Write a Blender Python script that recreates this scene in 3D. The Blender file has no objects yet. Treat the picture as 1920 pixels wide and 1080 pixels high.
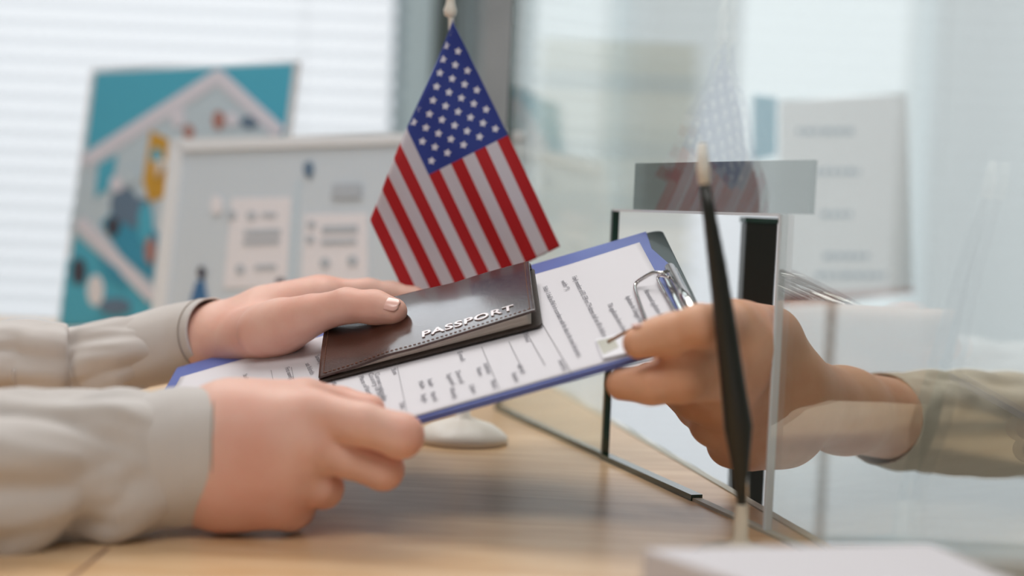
import bpy, bmesh, math, random
import numpy as np
from mathutils import Vector, Matrix, noise

# ------------------------------------------------------------------ camera, world, light, exposure
scene = bpy.context.scene
C = scene.collection
F = 2667.0                                    # focal length in pixels of a 1920 px wide frame (50 mm on 36 mm)
CH, PITCH, ROLL = 0.177, math.radians(3.0), math.radians(2.5)
FW = Vector((0, math.cos(PITCH), -math.sin(PITCH)))
_r0, _u0 = Vector((1, 0, 0)), Vector((0, math.sin(PITCH), math.cos(PITCH)))
RT = _r0 * math.cos(ROLL) + _u0 * math.sin(ROLL)
UP = -_r0 * math.sin(ROLL) + _u0 * math.cos(ROLL)
CAMPOS = Vector((0, 0, CH))
cd = bpy.data.cameras.new('camera'); cam = bpy.data.objects.new('camera', cd); C.objects.link(cam)
cam.matrix_world = Matrix(((RT.x, UP.x, -FW.x, 0), (RT.y, UP.y, -FW.y, 0), (RT.z, UP.z, -FW.z, CH), (0, 0, 0, 1)))
cd.lens = 50; cd.sensor_width = 36; cd.clip_start = 0.02
cd.dof.use_dof = True; cd.dof.focus_distance = 0.905; cd.dof.aperture_fstop = 2.9
scene.camera = cam
vs = scene.view_settings
vs.view_transform = 'Standard'; vs.look = 'None'; vs.gamma = 1; vs.use_curve_mapping = False
vs.exposure = 0.0

w = bpy.data.worlds.new('daylight'); scene.world = w; w.use_nodes = True
wn = w.node_tree.nodes; wl = w.node_tree.links
wtc = wn.new('ShaderNodeTexCoord'); wsx = wn.new('ShaderNodeSeparateXYZ'); wrp = wn.new('ShaderNodeValToRGB')
wl.new(wtc.outputs['Generated'], wsx.inputs[0]); wl.new(wsx.outputs['Z'], wrp.inputs[0])
wrp.color_ramp.elements[0].position = 0.35; wrp.color_ramp.elements[0].color = (0.72, 0.73, 0.76, 1)
wrp.color_ramp.elements[1].position = 0.60; wrp.color_ramp.elements[1].color = (0.86, 0.885, 0.92, 1)
bgn = wn['Background']; wl.new(wrp.outputs[0], bgn.inputs[0]); bgn.inputs[1].default_value = 1.52

def area(name, loc, target, sx, sy, power, col=(1, 1, 1)):
    l = bpy.data.lights.new(name, 'AREA'); l.shape = 'RECTANGLE'; l.size = sx; l.size_y = sy
    l.energy = power; l.color = col
    o = bpy.data.objects.new(name, l); C.objects.link(o); o.location = loc
    d = Vector(target) - Vector(loc); o.rotation_euler = d.to_track_quat('-Z', 'Y').to_euler()
    return o
area('overhead_fill_light', (-0.2, 1.6, 1.84), (-0.1, 1.3, 0), 1.8, 1.0, 34, (1, 0.985, 0.96))  # unseen soft area lights added overhead to brighten the room
area('overhead_fill_light', (-0.2, -0.5, 1.84), (-0.1, 0.2, 0), 1.8, 0.7, 22, (1, 0.985, 0.96))

# ------------------------------------------------------------------ pixel to world helpers
def ray(px, py):
    return FW + RT * ((px - 960) / F) + UP * ((540 - py) / F)
def P(px, py, Y):
    d = ray(px, py); return CAMPOS + d * (Y / d.y)
def onz(px, py, z=0.0):
    d = ray(px, py); return CAMPOS + d * ((z - CH) / d.z)
def onplane(px, py, o, n):
    d = ray(px, py); return CAMPOS + d * ((o - CAMPOS).dot(n) / d.dot(n))

# ------------------------------------------------------------------ object helpers
def link(o, parent=None):
    C.objects.link(o)
    if parent is not None: o.parent = parent
    return o
def setp(o, label=None, cat=None, group=None, kind=None):
    if label: o['label'] = label
    if cat: o['category'] = cat
    if group: o['group'] = group
    if kind: o['kind'] = kind
    return o
def thing(name, label, cat, loc=(0, 0, 0), group=None):
    o = bpy.data.objects.new(name, None); o.empty_display_size = 0.02; C.objects.link(o)
    o.location = loc
    return setp(o, label, cat, group)
def bmobj(name, bm, mat, parent=None, smooth=False, bevel=0, label=None):
    me = bpy.data.meshes.new(name); bm.normal_update(); bm.to_mesh(me); bm.free()
    return meobj(name, me, mat, parent, smooth, bevel, label)
def meobj(name, me, mat, parent=None, smooth=False, bevel=0, label=None):
    for m in (mat if isinstance(mat, (list, tuple)) else [mat]): me.materials.append(m)
    if smooth:
        for p in me.polygons: p.use_smooth = True
    o = bpy.data.objects.new(name, me)
    link(o, None)
    if parent is not None:                      # geometry is written in world space
        o.parent = parent; o.matrix_parent_inverse = Matrix.Translation(-Vector(parent.location))
    if bevel:
        b = o.modifiers.new('bevel', 'BEVEL'); b.width = bevel; b.segments = 3; b.limit_method = 'ANGLE'
    if label: o['label'] = label
    return o
def struct(o):
    o['kind'] = 'structure'; return o

def add_box(bm, lo, hi, M=None):
    vsx = []
    for z in (lo[2], hi[2]):
        for x, y in ((lo[0], lo[1]), (hi[0], lo[1]), (hi[0], hi[1]), (lo[0], hi[1])):
            v = Vector((x, y, z)); vsx.append(bm.verts.new(M @ v if M is not None else v))
    a = vsx
    for f in ((3, 2, 1, 0), (4, 5, 6, 7), (0, 1, 5, 4), (1, 2, 6, 5), (2, 3, 7, 6), (3, 0, 4, 7)):
        bm.faces.new([a[i] for i in f])
def add_prism(bm, pts, nrm, th, mi=0):
    """pts: world outline (ccw seen from +nrm); goes th along -nrm"""
    top = [bm.verts.new(p) for p in pts]; bot = [bm.verts.new(Vector(p) - nrm * th) for p in pts]
    fs = [bm.faces.new(top), bm.faces.new(bot[::-1])]
    n = len(pts)
    for i in range(n):
        j = (i + 1) % n; fs.append(bm.faces.new((top[i], bot[i], bot[j], top[j])))
    for f in fs: f.material_index = mi
def add_tube(bm, pts, radii, seg=12, caps=True, aspect=1.0, up=Vector((0, 0, 1))):
    pts = [Vector(p) for p in pts]; n = len(pts)
    if not isinstance(radii, (list, tuple)): radii = [radii] * n
    rings = []; prev = None
    for i, p in enumerate(pts):
        t = (pts[min(i + 1, n - 1)] - pts[max(i - 1, 0)]).normalized()
        if prev is None:
            s = t.cross(up)
            if s.length < 1e-4: s = t.cross(Vector((0, 1, 0)))
            s.normalize()
        else:
            s = (prev - t * prev.dot(t)).normalized()
        prev = s; q = s.cross(t).normalized()
        rings.append([bm.verts.new(p + (s * math.cos(a) * aspect + q * math.sin(a)) * radii[i]) for a in [2 * math.pi * k / seg for k in range(seg)]])
    for a, b in zip(rings, rings[1:]):
        for k in range(seg):
            bm.faces.new((a[k], a[(k + 1) % seg], b[(k + 1) % seg], b[k]))
    if caps:
        bm.faces.new(rings[0][::-1]); bm.faces.new(rings[-1])
def add_lathe(bm, prof, centre, seg=40):
    rings = []
    for r, z in prof:
        rings.append([bm.verts.new(centre + Vector((max(r, 1e-5) * math.cos(a), max(r, 1e-5) * math.sin(a), z))) for a in [2 * math.pi * k / seg for k in range(seg)]])
    for a, b in zip(rings, rings[1:]):
        for k in range(seg):
            bm.faces.new((a[k], a[(k + 1) % seg], b[(k + 1) % seg], b[k]))
    bm.faces.new(rings[0][::-1]); bm.faces.new(rings[-1])
def catmull(pts, per=8):
    pts = [Vector(p) for p in pts]; out = []
    q = [pts[0] * 2 - pts[1]] + pts + [pts[-1] * 2 - pts[-2]]
    for i in range(1, len(q) - 2):
        for k in range(per):
            t = k / per
            out.append(0.5 * ((2 * q[i]) + (q[i + 1] - q[i - 1]) * t + (2 * q[i - 1] - 5 * q[i] + 4 * q[i + 1] - q[i + 2]) * t * t + (3 * q[i] - q[i - 1] - 3 * q[i + 1] + q[i + 2]) * t ** 3))
    out.append(pts[-1]); return out

# ------------------------------------------------------------------ materials
def srgb(r, g, b):
    f = lambda c: (c / 255) / 12.92 if c / 255 <= 0.04045 else ((c / 255 + 0.055) / 1.055) ** 2.4
    return (f(r), f(g), f(b), 1)
def mat(name, col, rough=0.5, metal=0.0, spec=0.5, bump=None, var=None, coat=0, sss=0, trans=0.0, sheen=0):
    m = bpy.data.materials.new(name); m.use_nodes = True
    nt = m.node_tree; b = nt.nodes['Principled BSDF']
    b.inputs['Base Color'].default_value = col; b.inputs['Roughness'].default_value = rough
    b.inputs['Metallic'].default_value = metal; b.inputs['Specular IOR Level'].default_value = spec
    b.inputs['Coat Weight'].default_value = coat; b.inputs['Coat Roughness'].default_value = 0.12
    b.inputs['Sheen Weight'].default_value = sheen
    if sss:
        b.inputs['Subsurface Weight'].default_value = sss; b.inputs['Subsurface Radius'].default_value = (1, 0.35, 0.2)
        b.inputs['Subsurface Scale'].default_value = 0.006
    tc = nt.nodes.new('ShaderNodeTexCoord')
    if var:                                    # (scale, second colour, amount)
        n = nt.nodes.new('ShaderNodeTexNoise'); n.inputs['Scale'].default_value = var[0]; n.inputs['Detail'].default_value = 5
        mx = nt.nodes.new('ShaderNodeMix'); mx.data_type = 'RGBA'
        rp = nt.nodes.new('ShaderNodeMapRange'); rp.inputs[1].default_value = 0.35; rp.inputs[2].default_value = 0.65; rp.inputs[4].default_value = var[2]
        nt.links.new(tc.outputs['Object'], n.inputs['Vector']); nt.links.new(n.outputs[0], rp.inputs[0]); nt.links.new(rp.outputs[0], mx.inputs[0])
        mx.inputs[6].default_value = col; mx.inputs[7].default_value = var[1]
        nt.links.new(mx.outputs[2], b.inputs['Base Color'])
    if bump:                                   # (scale, strength, distance)
        n = nt.nodes.new('ShaderNodeTexNoise'); n.inputs['Scale'].default_value = bump[0]; n.inputs['Detail'].default_value = 6
        bp = nt.nodes.new('ShaderNodeBump'); bp.inputs['Strength'].default_value = bump[1]; bp.inputs['Distance'].default_value = bump[2]
        nt.links.new(tc.outputs['Object'], n.inputs['Vector']); nt.links.new(n.outputs[0], bp.inputs['Height']); nt.links.new(bp.outputs[0], b.inputs['Normal'])
    return m
def translucent(name, col, amount=0.5, rough=0.6):
    m = mat(name, col, rough); nt = m.node_tree; b = nt.nodes['Principled BSDF']; o = nt.nodes['Material Output']
    t = nt.nodes.new('ShaderNodeBsdfTranslucent'); t.inputs[0].default_value = col
    mx = nt.nodes.new('ShaderNodeMixShader'); mx.inputs[0].default_value = amount
    nt.links.new(b.outputs[0], mx.inputs[1]); nt.links.new(t.outputs[0], mx.inputs[2]); nt.links.new(mx.outputs[0], o.inputs[0])
    return m

def glass_mat(name, tint, ior):
    m = bpy.data.materials.new(name); m.use_nodes = True; nt = m.node_tree; nt.nodes.remove(nt.nodes['Principled BSDF'])
    o = nt.nodes['Material Output']; t = nt.nodes.new('ShaderNodeBsdfTransparent'); g = nt.nodes.new('ShaderNodeBsdfGlossy')
    t.inputs[0].default_value = tint; g.inputs['Roughness'].default_value = 0.0; g.inputs[0].default_value = (0.95, 1, 0.98, 1)
    fr = nt.nodes.new('ShaderNodeFresnel'); fr.inputs[0].default_value = ior
    geo = nt.nodes.new('ShaderNodeNewGeometry')         # the sheet is thin: the back face must not see total reflection
    mi = nt.nodes.new('ShaderNodeMix'); mi.data_type = 'FLOAT'; mi.inputs[2].default_value = ior; mi.inputs[3].default_value = 1.0 / ior
    nt.links.new(geo.outputs['Backfacing'], mi.inputs[0]); nt.links.new(mi.outputs[0], fr.inputs[0])
    mx = nt.nodes.new('ShaderNodeMixShader'); nt.links.new(fr.outputs[0], mx.inputs[0])
    nt.links.new(t.outputs[0], mx.inputs[1]); nt.links.new(g.outputs[0], mx.inputs[2]); nt.links.new(mx.outputs[0], o.inputs[0])
    return m

def wood_mat():
    m = mat('oak_laminate', srgb(205, 165, 120), 0.28, spec=0.5)
    nt = m.node_tree; b = nt.nodes['Principled BSDF']; tc = nt.nodes.new('ShaderNodeTexCoord')
    mp = nt.nodes.new('ShaderNodeMapping'); mp.inputs['Rotation'].default_value = (0, 0, math.radians(20)); mp.inputs['Scale'].default_value = (3, 22, 3)
    n = nt.nodes.new('ShaderNodeTexNoise'); n.inputs['Scale'].default_value = 3.0; n.inputs['Detail'].default_value = 8; n.inputs['Distortion'].default_value = 0.6
    cr = nt.nodes.new('ShaderNodeValToRGB')
    cr.color_ramp.elements[0].position = 0.3; cr.color_ramp.elements[0].color = srgb(204, 164, 120)
    cr.color_ramp.elements[1].position = 0.7; cr.color_ramp.elements[1].color = srgb(228, 196, 158)
    nt.links.new(tc.outputs['Object'], mp.inputs[0]); nt.links.new(mp.outputs[0], n.inputs['Vector']); nt.links.new(n.outputs[0], cr.inputs[0])
    nt.links.new(cr.outputs[0], b.inputs['Base Color'])
    n2 = nt.nodes.new('ShaderNodeTexNoise'); n2.inputs['Scale'].default_value = 420; n2.inputs['Detail'].default_value = 3
    bp = nt.nodes.new('ShaderNodeBump'); bp.inputs['Strength'].default_value = 0.25; bp.inputs['Distance'].default_value = 0.0004
    nt.links.new(tc.outputs['Object'], n2.inputs['Vector']); nt.links.new(n2.outputs[0], bp.inputs['Height']); nt.links.new(bp.outputs[0], b.inputs['Normal'])
    return m

def leather_mat():
    m = mat('brown_leather', srgb(64, 30, 20), 0.26, spec=0.5, coat=0.5, bump=(900, 0.3, 0.0005), var=(30, srgb(40, 22, 16), 0.7))
    return m

M = dict(
    wall=mat('wall_paint', srgb(196, 200, 198), 0.7, bump=(60, 0.1, 0.001)),
    walldark=mat('upper_wall_paint', srgb(120, 112, 104), 0.7, bump=(60, 0.1, 0.001)),
    ceiling=mat('ceiling_paint', srgb(150, 145, 138), 0.8, bump=(60, 0.1, 0.001)),
    floor=mat('floor_tile', srgb(214, 210, 202), 0.35, var=(6, srgb(200, 196, 190), 1)),
    frame=mat('window_frame_paint', srgb(196, 214, 220), 0.4, bump=(80, 0.05, 0.001)),
    dark=mat('dark_frame', srgb(62, 74, 72), 0.4, bump=(90, 0.05, 0.001)),
    column=mat('grey_column', srgb(168, 168, 170), 0.6, var=(5, srgb(150, 152, 154), 1)),
    slat=translucent('blind_slat', srgb(228, 232, 234), 0.55),
    glass=glass_mat('partition_glass', (0.965, 0.985, 0.975, 1), 2.2),
    pane=glass_mat('window_glass', (0.98, 0.99, 0.99, 1), 1.45),
    edge=mat('glass_edge_green', srgb(22, 58, 46), 0.15, coat=0.5, bump=(200, 0.05, 0.0005)),
    wood=wood_mat(),
    woodedge=mat('desk_edge', srgb(196, 196, 184), 0.4, bump=(200, 0.1, 0.0005)),
    black=mat('black_plastic', srgb(30, 30, 24), 0.35, bump=(300, 0.05, 0.0003)),
    blue=mat('blue_vinyl', srgb(92, 108, 176), 0.45, bump=(900, 0.2, 0.0003), var=(20, srgb(84, 98, 164), 1)),
    boardd=mat('dark_green_board', srgb(26, 48, 48), 0.4, bump=(500, 0.1, 0.0003)),
    paper=mat('white_paper', srgb(216, 212, 217), 0.65, bump=(700, 0.05, 0.0002)),
    ink=mat('printed_ink', srgb(128, 126, 134), 0.7, bump=(700, 0.05, 0.0002)),
    inkl=mat('ruled_line_ink', srgb(140, 138, 142), 0.7, bump=(700, 0.05, 0.0002)),
    chrome=mat('chrome', srgb(210, 206, 204), 0.14, metal=1.0, bump=(60, 0.03, 0.0005)),
    leather=leather_mat(),
    leatherd=mat('inner_leather', srgb(44, 32, 24), 0.5, bump=(500, 0.3, 0.0005)),
    thread=mat('stitch_thread', srgb(128, 84, 64), 0.6, bump=(900, 0.2, 0.0002)),
    emboss=mat('silver_embossing', srgb(188, 176, 174), 0.3, metal=0.9, bump=(900, 0.3, 0.0002)),
    pages=mat('passport_paper', srgb(232, 224, 216), 0.6, bump=(900, 0.2, 0.0002)),
    skin1=mat('skin_pale', srgb(230, 186, 170), 0.5, spec=0.35, bump=(260, 0.22, 0.0006), var=(28, srgb(222, 164, 146), 0.8), sss=0.25),
    skin2=mat('skin_tan', srgb(224, 174, 144), 0.5, spec=0.35, bump=(260, 0.22, 0.0006), var=(28, srgb(208, 148, 114), 0.8), sss=0.25),
    nail=mat('fingernail', srgb(234, 186, 174), 0.25, spec=0.6, coat=0.3, bump=(400, 0.05, 0.0003)),
    shirt=mat('beige_cotton', srgb(204, 198, 195), 0.85, sheen=0.3, bump=(1500, 0.35, 0.0003), var=(12, srgb(195, 187, 182), 0.8)),
    seam=mat('shirt_seam', srgb(160, 148, 138), 0.9, bump=(1500, 0.3, 0.0003)),
    cream=mat('cream_cotton', srgb(206, 194, 176), 0.85, bump=(1500, 0.35, 0.0003)),
    red=translucent('flag_red', srgb(196, 28, 36), 0.25, 0.7), white=translucent('flag_white', srgb(226, 220, 228), 0.3, 0.7),
    navy=translucent('flag_blue', srgb(48, 66, 150), 0.2, 0.7), star=mat('flag_star', srgb(226, 224, 236), 0.7, bump=(900, 0.1, 0.0002)),
    ivory=mat('ivory_plastic', srgb(236, 230, 220), 0.35, bump=(200, 0.05, 0.0004)),
    gold=mat('gold_bead', srgb(190, 150, 90), 0.2, metal=1, bump=(60, 0.03, 0.0005)),
    teal=mat('poster_teal', srgb(84, 178, 206), 0.5, bump=(300, 0.03, 0.0002)),
    teald=mat('poster_teal_deep', srgb(66, 152, 186), 0.5, bump=(300, 0.03, 0.0002)),
    pale=mat('poster_pale_blue', srgb(196, 212, 224), 0.5, bump=(300, 0.03, 0.0002)),
    lilac=mat('poster_lilac', srgb(222, 220, 232), 0.5, bump=(300, 0.03, 0.0002)),
    amber=mat('poster_amber', srgb(206, 158, 62), 0.5, bump=(300, 0.03, 0.0002)),
    rust=mat('poster_rust', srgb(176, 128, 120), 0.5, bump=(300, 0.03, 0.0002)),
    slate=mat('poster_slate', srgb(104, 126, 150), 0.5, bump=(300, 0.03, 0.0002)),
    mint=mat('poster_mint', srgb(204, 214, 224), 0.45, bump=(300, 0.03, 0.0002)),
    card=mat('poster_card', srgb(230, 228, 234), 0.5, bump=(300, 0.03, 0.0002)),
    cardline=mat('poster_line', srgb(178, 186, 196), 0.5, bump=(300, 0.03, 0.0002)),
    figblue=mat('poster_figure_blue', srgb(66, 110, 156), 0.5, bump=(300, 0.03, 0.0002)),
    figdark=mat('poster_figure_dark', srgb(74, 72, 84), 0.5, bump=(300, 0.03, 0.0002)),
    border=mat('poster_white_border', srgb(226, 229, 234), 0.45, bump=(300, 0.03, 0.0002)),
    sticker=mat('id_photo_grey', srgb(186, 184, 172), 0.45, var=(40, srgb(196, 194, 184), 1)),
    brown=mat('id_photo_brown', srgb(142, 104, 80), 0.5, bump=(300, 0.03, 0.0002)),
    cream2=mat('facade_cream', srgb(226, 220, 206), 0.8, bump=(30, 0.1, 0.002)),
)
def band_mat():
    m = mat('smoked_band', srgb(104, 112, 112), 0.35, spec=0.5, bump=(900, 0.3, 0.0004)); nt = m.node_tree
    t = nt.nodes.new('ShaderNodeBsdfTransparent'); mx = nt.nodes.new('ShaderNodeMixShader'); mx.inputs[0].default_value = 0.3
    nt.links.new(nt.nodes['Principled BSDF'].outputs[0], mx.inputs[1]); nt.links.new(t.outputs[0], mx.inputs[2]); nt.links.new(mx.outputs[0], nt.nodes['Material Output'].inputs[0])
    return m
M['band'] = band_mat()
_l = bpy.data.materials.new('sheen_panel_glow'); _l.use_nodes = True; _b = _l.node_tree.nodes['Principled BSDF']
_b.inputs['Emission Color'].default_value = (0.86, 0.94, 1, 1); _b.inputs['Emission Strength'].default_value = 5; M['sheenglow'] = _l

# ------------------------------------------------------------------ the room
WY = 3.6                      # back wall
ZF, ZC = -0.75, 1.95
def boxobj(name, lo, hi, m, parent=None, bevel=0):
    bm = bmesh.new(); add_box(bm, lo, hi); return bmobj(name, bm, m, parent, bevel=bevel)
struct(boxobj('floor', (-4.2, -1.6, ZF - 0.1), (3.6, WY + 0.2, ZF), M['floor']))
struct(boxobj('ceiling', (-4.2, -1.6, ZC), (3.6, WY + 0.2, ZC + 0.1), M['ceiling']))
struct(boxobj('wall_front', (-4.2, -1.7, ZF), (3.6, -1.6, ZC), M['wall']))
wx = lambda px: (px - 960) / F * WY
ZS, ZH = -0.68, 1.35          # sill and head of the windows
wins = [(-3.95, -2.78), (-2.35, wx(742)), (wx(838), wx(884)), (wx(956), 2.1), (2.3, 3.3)]
bm = bmesh.new()
add_box(bm, (-4.2, WY, ZF), (3.6, WY + 0.2, ZS))
xs = [-4.2] + [v for ab in wins for v in ab] + [3.6]
for i in range(0, len(xs), 2):
    add_box(bm, (xs[i], WY, ZS), (xs[i + 1], WY + 0.2, ZH))
struct(bmobj('wall_back', bm, M['wall']))
struct(boxobj('wall_back_upper', (-4.2, WY - 0.001, ZH), (3.6, WY + 0.2, ZC), M['walldark']))
struct(boxobj('wall_left', (-4.3, -1.6, ZF), (-4.2, WY + 0.2, ZC), M['wall']))
struct(boxobj('wall_right', (3.6, -1.6, ZF), (3.7, WY + 0.2, ZC), M['wall']))
for i, (x0, x1) in enumerate(wins):
    wo = bpy.data.objects.new('window_%d' % (i + 1), None); wo.location = (x0, WY, ZS); C.objects.link(wo); struct(wo)
    bm = bmesh.new(); t = 0.035
    for lo, hi in (((x0, ZS), (x0 + t, ZH)), ((x1 - t, ZS), (x1, ZH)), ((x0 + t, ZS), (x1 - t, ZS + t)), ((x0 + t, ZH - t), (x1 - t, ZH))):
        add_box(bm, (lo[0], WY + 0.05, lo[1]), (hi[0], WY + 0.12, hi[1]))
    bmobj('window_frame', bm, M['frame'], wo)
    boxobj('window_pane', (x0 + t, WY + 0.08, ZS + t), (x1 - t, WY + 0.085, ZH - t), M['pane'], wo)
# frame posts seen behind the flag
struct(boxobj('trim_1', (wx(742), WY - 0.05, ZF), (wx(797), WY + 0.02, ZC - 0.01), M['frame'], bevel=0.004))
struct(boxobj('trim_2', (wx(798), WY - 0.07, ZF), (wx(836), WY + 0.02, ZC - 0.01), M['dark'], bevel=0.004))
struct(boxobj('trim_3', (wx(884), WY - 0.12, ZF), (wx(955), WY + 0.02, ZC - 0.01), M['column'], bevel=0.006))

t = thing('sheen_panel', 'added unseen glowing panel overhead that makes the pale sheen on the passport cover', 'lamp', (-1.03, 3.26, ZC))  # out-of-view glowing panel, added only for the sheen on the passport
boxobj('sheen_panel_housing', (-1.23, 2.28, ZC - 0.03), (-0.87, 3.50, ZC), M['border'], t, 0.003)
boxobj('sheen_panel_glow', (-1.21, 2.30, ZC - 0.036), (-0.89, 3.48, ZC - 0.03), M['sheenglow'], t)
def blind(x0, x1, label, Y, zt, zb, pitch=0.046, tilt=24):
    t = thing('window_blind', label, 'blind', ((x0 + x1) / 2, Y, zt), 'venetian blinds on the back wall')
    boxobj('head_rail', (x0, Y - 0.02, zt - 0.03), (x1, Y + 0.02, zt), M['border'], t)
    bm = bmesh.new(); z = zt - 0.05; a = math.radians(tilt)
    while z > zb:
        c = Vector((0, Y, z)); d = Vector((0, math.cos(a), math.sin(a))) * 0.02
        p0 = c - d; p1 = c + d
        vv = [bm.verts.new((x0, p0.y, p0.z)), bm.verts.new((x1, p0.y, p0.z)), bm.verts.new((x1, p1.y, p1.z)), bm.verts.new((x0, p1.y, p1.z))]
        bm.faces.new(vv); z -= pitch
    o = bmobj('slats', bm, M['slat'], t); s = o.modifiers.new('s', 'SOLIDIFY'); s.thickness = 0.001
    for k in range(3):
        bm = bmesh.new(); x = x0 + (x1 - x0) * (0.12 + 0.38 * k); add_tube(bm, [(x, Y - 0.022, zt - 0.03), (x, Y - 0.022, zb)], 0.0012, 6)
        bmobj('ladder_cord', bm, M['border'], t)
    boxobj('bottom_rail', (x0, Y - 0.02, zb - 0.02), (x1, Y + 0.02, zb), M['border'], t)
blind(wins[1][0], wins[1][1], 'wide white venetian blind behind the teal poster at the left', WY - 0.03, 1.34, -0.64)
blind(wins[3][0], wins[3][1], 'white venetian blind in the bright window between the flag and the right frame edge', WY - 0.03, 1.34, -0.64, 0.042, 26)
# a pale block across the street, seen softly through the blinds
t = thing('street_building', 'cream building blurred outside the window right of the flag', 'building', (0.9, 11, ZF))
boxobj('facade', (0.15, 11, ZF), (1.35, 12.5, 1.55), M['cream2'], t)
bm = bmesh.new()
for k in range(4): add_box(bm, (0.13, 10.93, -0.3 + k * 0.5), (1.37, 11.0, -0.22 + k * 0.5))
bmobj('ledge', bm, M['wall'], t)

# ------------------------------------------------------------------ partition line, desk
PM = Vector((0.0735, 1.038, 0)); PN = Vector((0.945, 0.327, 0)).normalized(); PT = Vector((-PN.y, PN.x, 0))
def PS(s, z, off=0.0): return PM + PT * s + PN * off + Vector((0, 0, z))
def s_of(px, py):
    q = onplane(px, py, PM, PN); return (q - PM).dot(PT), q.z
desk = thing('reception_desk', 'light oak reception desk top running under the glass screen', 'desk', (-0.3, 1.2, -0.75))
e0 = onz(1160, 800); e1 = onz(1382, 931); ed = (e1 - e0).normalized()
pr0 = e0 - ed * ((e0.y - 1.99) / ed.y); pr1 = e0 + ed * ((0.35 - e0.y) / ed.y)
bm = bmesh.new(); add_prism(bm, [Vector((-0.76, 0.35, 0)), Vector((pr1.x, 0.35, 0)), Vector((pr0.x, 1.99, 0)), Vector((-0.76, 1.99, 0))], Vector((0, 0, 1)), 0.03)
bmobj('desk_top', bm, M['wood'], desk, bevel=0.0015)
bm = bmesh.new(); q = Vector((ed.y, -ed.x, 0)); q = q if q.x > 0 else -q
a, b = pr1.copy(), pr0.copy()
add_prism(bm, [a + Vector((0, 0, 0.0005)), a + q * 0.006 + Vector((0, 0, 0.0005)), b + q * 0.006 + Vector((0, 0, 0.0005)), b + Vector((0, 0, 0.0005))], Vector((0, 0, 1)), 0.031)
bmobj('edge_band', bm, M['woodedge'], desk)
for x, y in ((-0.72, 0.45), (-0.72, 1.9), (-0.35, 1.9), (pr1.x - 0.15, 0.45)): boxobj('desk_leg', (x, y, -0.75), (x + 0.05, y + 0.05, -0.03), M['border'], desk)
bm = bmesh.new(); p0 = onz(180, 1046); add_box(bm, (p0.x - 0.0011, 0.36, -0.001), (p0.x + 0.0011, p0.y + 0.02, 0.0003)); bmobj('joint_line', bm, M['brown'], desk)

# glass partition with a pass-through opening
sF = s_of(936, 700)[0]; sO = 0.0; sN, _ = s_of(1466, 470); sE = -0.62
sOt = s_of(1154, 395)[0]; HO = s_of(1250, 397)[1]; HT = 0.75; TH = 0.004
part = thing('glass_partition', 'clear glass counter screen with a low rectangular pass-through opening', 'partition', tuple(PM))
out = [(sF, 0.0), (sF, HT), (sE, HT), (sE, 0), (sN, 0), (sN, HO), (sOt, HO), (sO, 0)]
bm = bmesh.new(); add_prism(bm, [PS(s, z, TH / 2) for s, z in out], PN, TH)
bmesh.ops.recalc_face_normals(bm, faces=bm.faces)
pane = bmobj('glass_pane', bm, M['glass'], part)
def edge_strip(pts, wd, name, m, th=TH + 0.0012):
    bm = bmesh.new()
    for (s0, z0), (s1, z1) in zip(pts, pts[1:]):
        d = Vector((s1 - s0, z1 - z0)); l = d.length; nrm = Vector((-d.y, d.x)) / l * wd / 2
        qd = [(s0 + nrm.x, z0 + nrm.y), (s1 + nrm.x, z1 + nrm.y), (s1 - nrm.x, z1 - nrm.y), (s0 - nrm.x, z0 - nrm.y)]
        add_prism(bm, [PS(s, z, th / 2) for s, z in qd], PN, th)
    bmesh.ops.recalc_face_normals(bm, faces=bm.faces)
    return bmobj(name, bm, m, part)
edge_strip([(sO, 0), (sOt, HO)], 0.0035, 'glass_edge', M['edge'])
edge_strip([(sOt, HO), (sN, HO)], 0.0016, 'glass_edge', M['border'])
edge_strip([(sN, HO), (sN, 0)], 0.0016, 'glass_edge', M['border'])
edge_strip([(sF, 0), (sF, HT)], 0.002, 'glass_edge', M['edge'])
edge_strip([(sF, 0.002), (sO, 0.002)], 0.004, 'base_channel', M['edge'])
sC = s_of(1306, 942)[0]
edge_strip([(sO, 0.002), (sC, 0.002)], 0.004, 'base_channel', M['edge'], 0.008)
edge_strip([(sC, 0.001), (sE, 0.001)], 0.002, 'base_channel', M['woodedge'], 0.006)
# smoked band fixed to the far side of the screen, above the opening
a = s_of(1185, 306); b = s_of(1515, 299); zt = 0.5 * (a[1] + b[1])
bm = bmesh.new(); add_prism(bm, [PS(s, z, TH / 2 + 0.004) for s, z in ((a[0], HO + 0.001), (a[0], a[1]), (b[0], b[1]), (b[0], HO + 0.001))], PN, 0.0035)
bmesh.ops.recalc_face_normals(bm, faces=bm.faces)
bmobj('smoked_band', bm, M['band'], part, label='grey smoked strip above the opening')

# black post behind the opening
PY = 1.06; pc = P(1425, 500, PY)
post = thing('metal_post', 'black square floor post standing behind the near side of the glass opening', 'post', (pc.x, PY, ZF))
hw = 30 / F * PY; zt = P(1425, 408, PY).z
boxobj('shaft', (pc.x - hw, PY, ZF), (pc.x + hw, PY + 0.024, zt - 0.004), M['black'], post, bevel=0.001)
boxobj('cap', (pc.x - hw - 0.001, PY - 0.001, zt - 0.004), (pc.x + hw + 0.001, PY + 0.025, zt), M['edge'], post)
boxobj('foot_plate', (pc.x - 0.04, PY - 0.03, ZF), (pc.x + 0.04, PY + 0.055, ZF + 0.008), M['black'], post)

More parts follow.
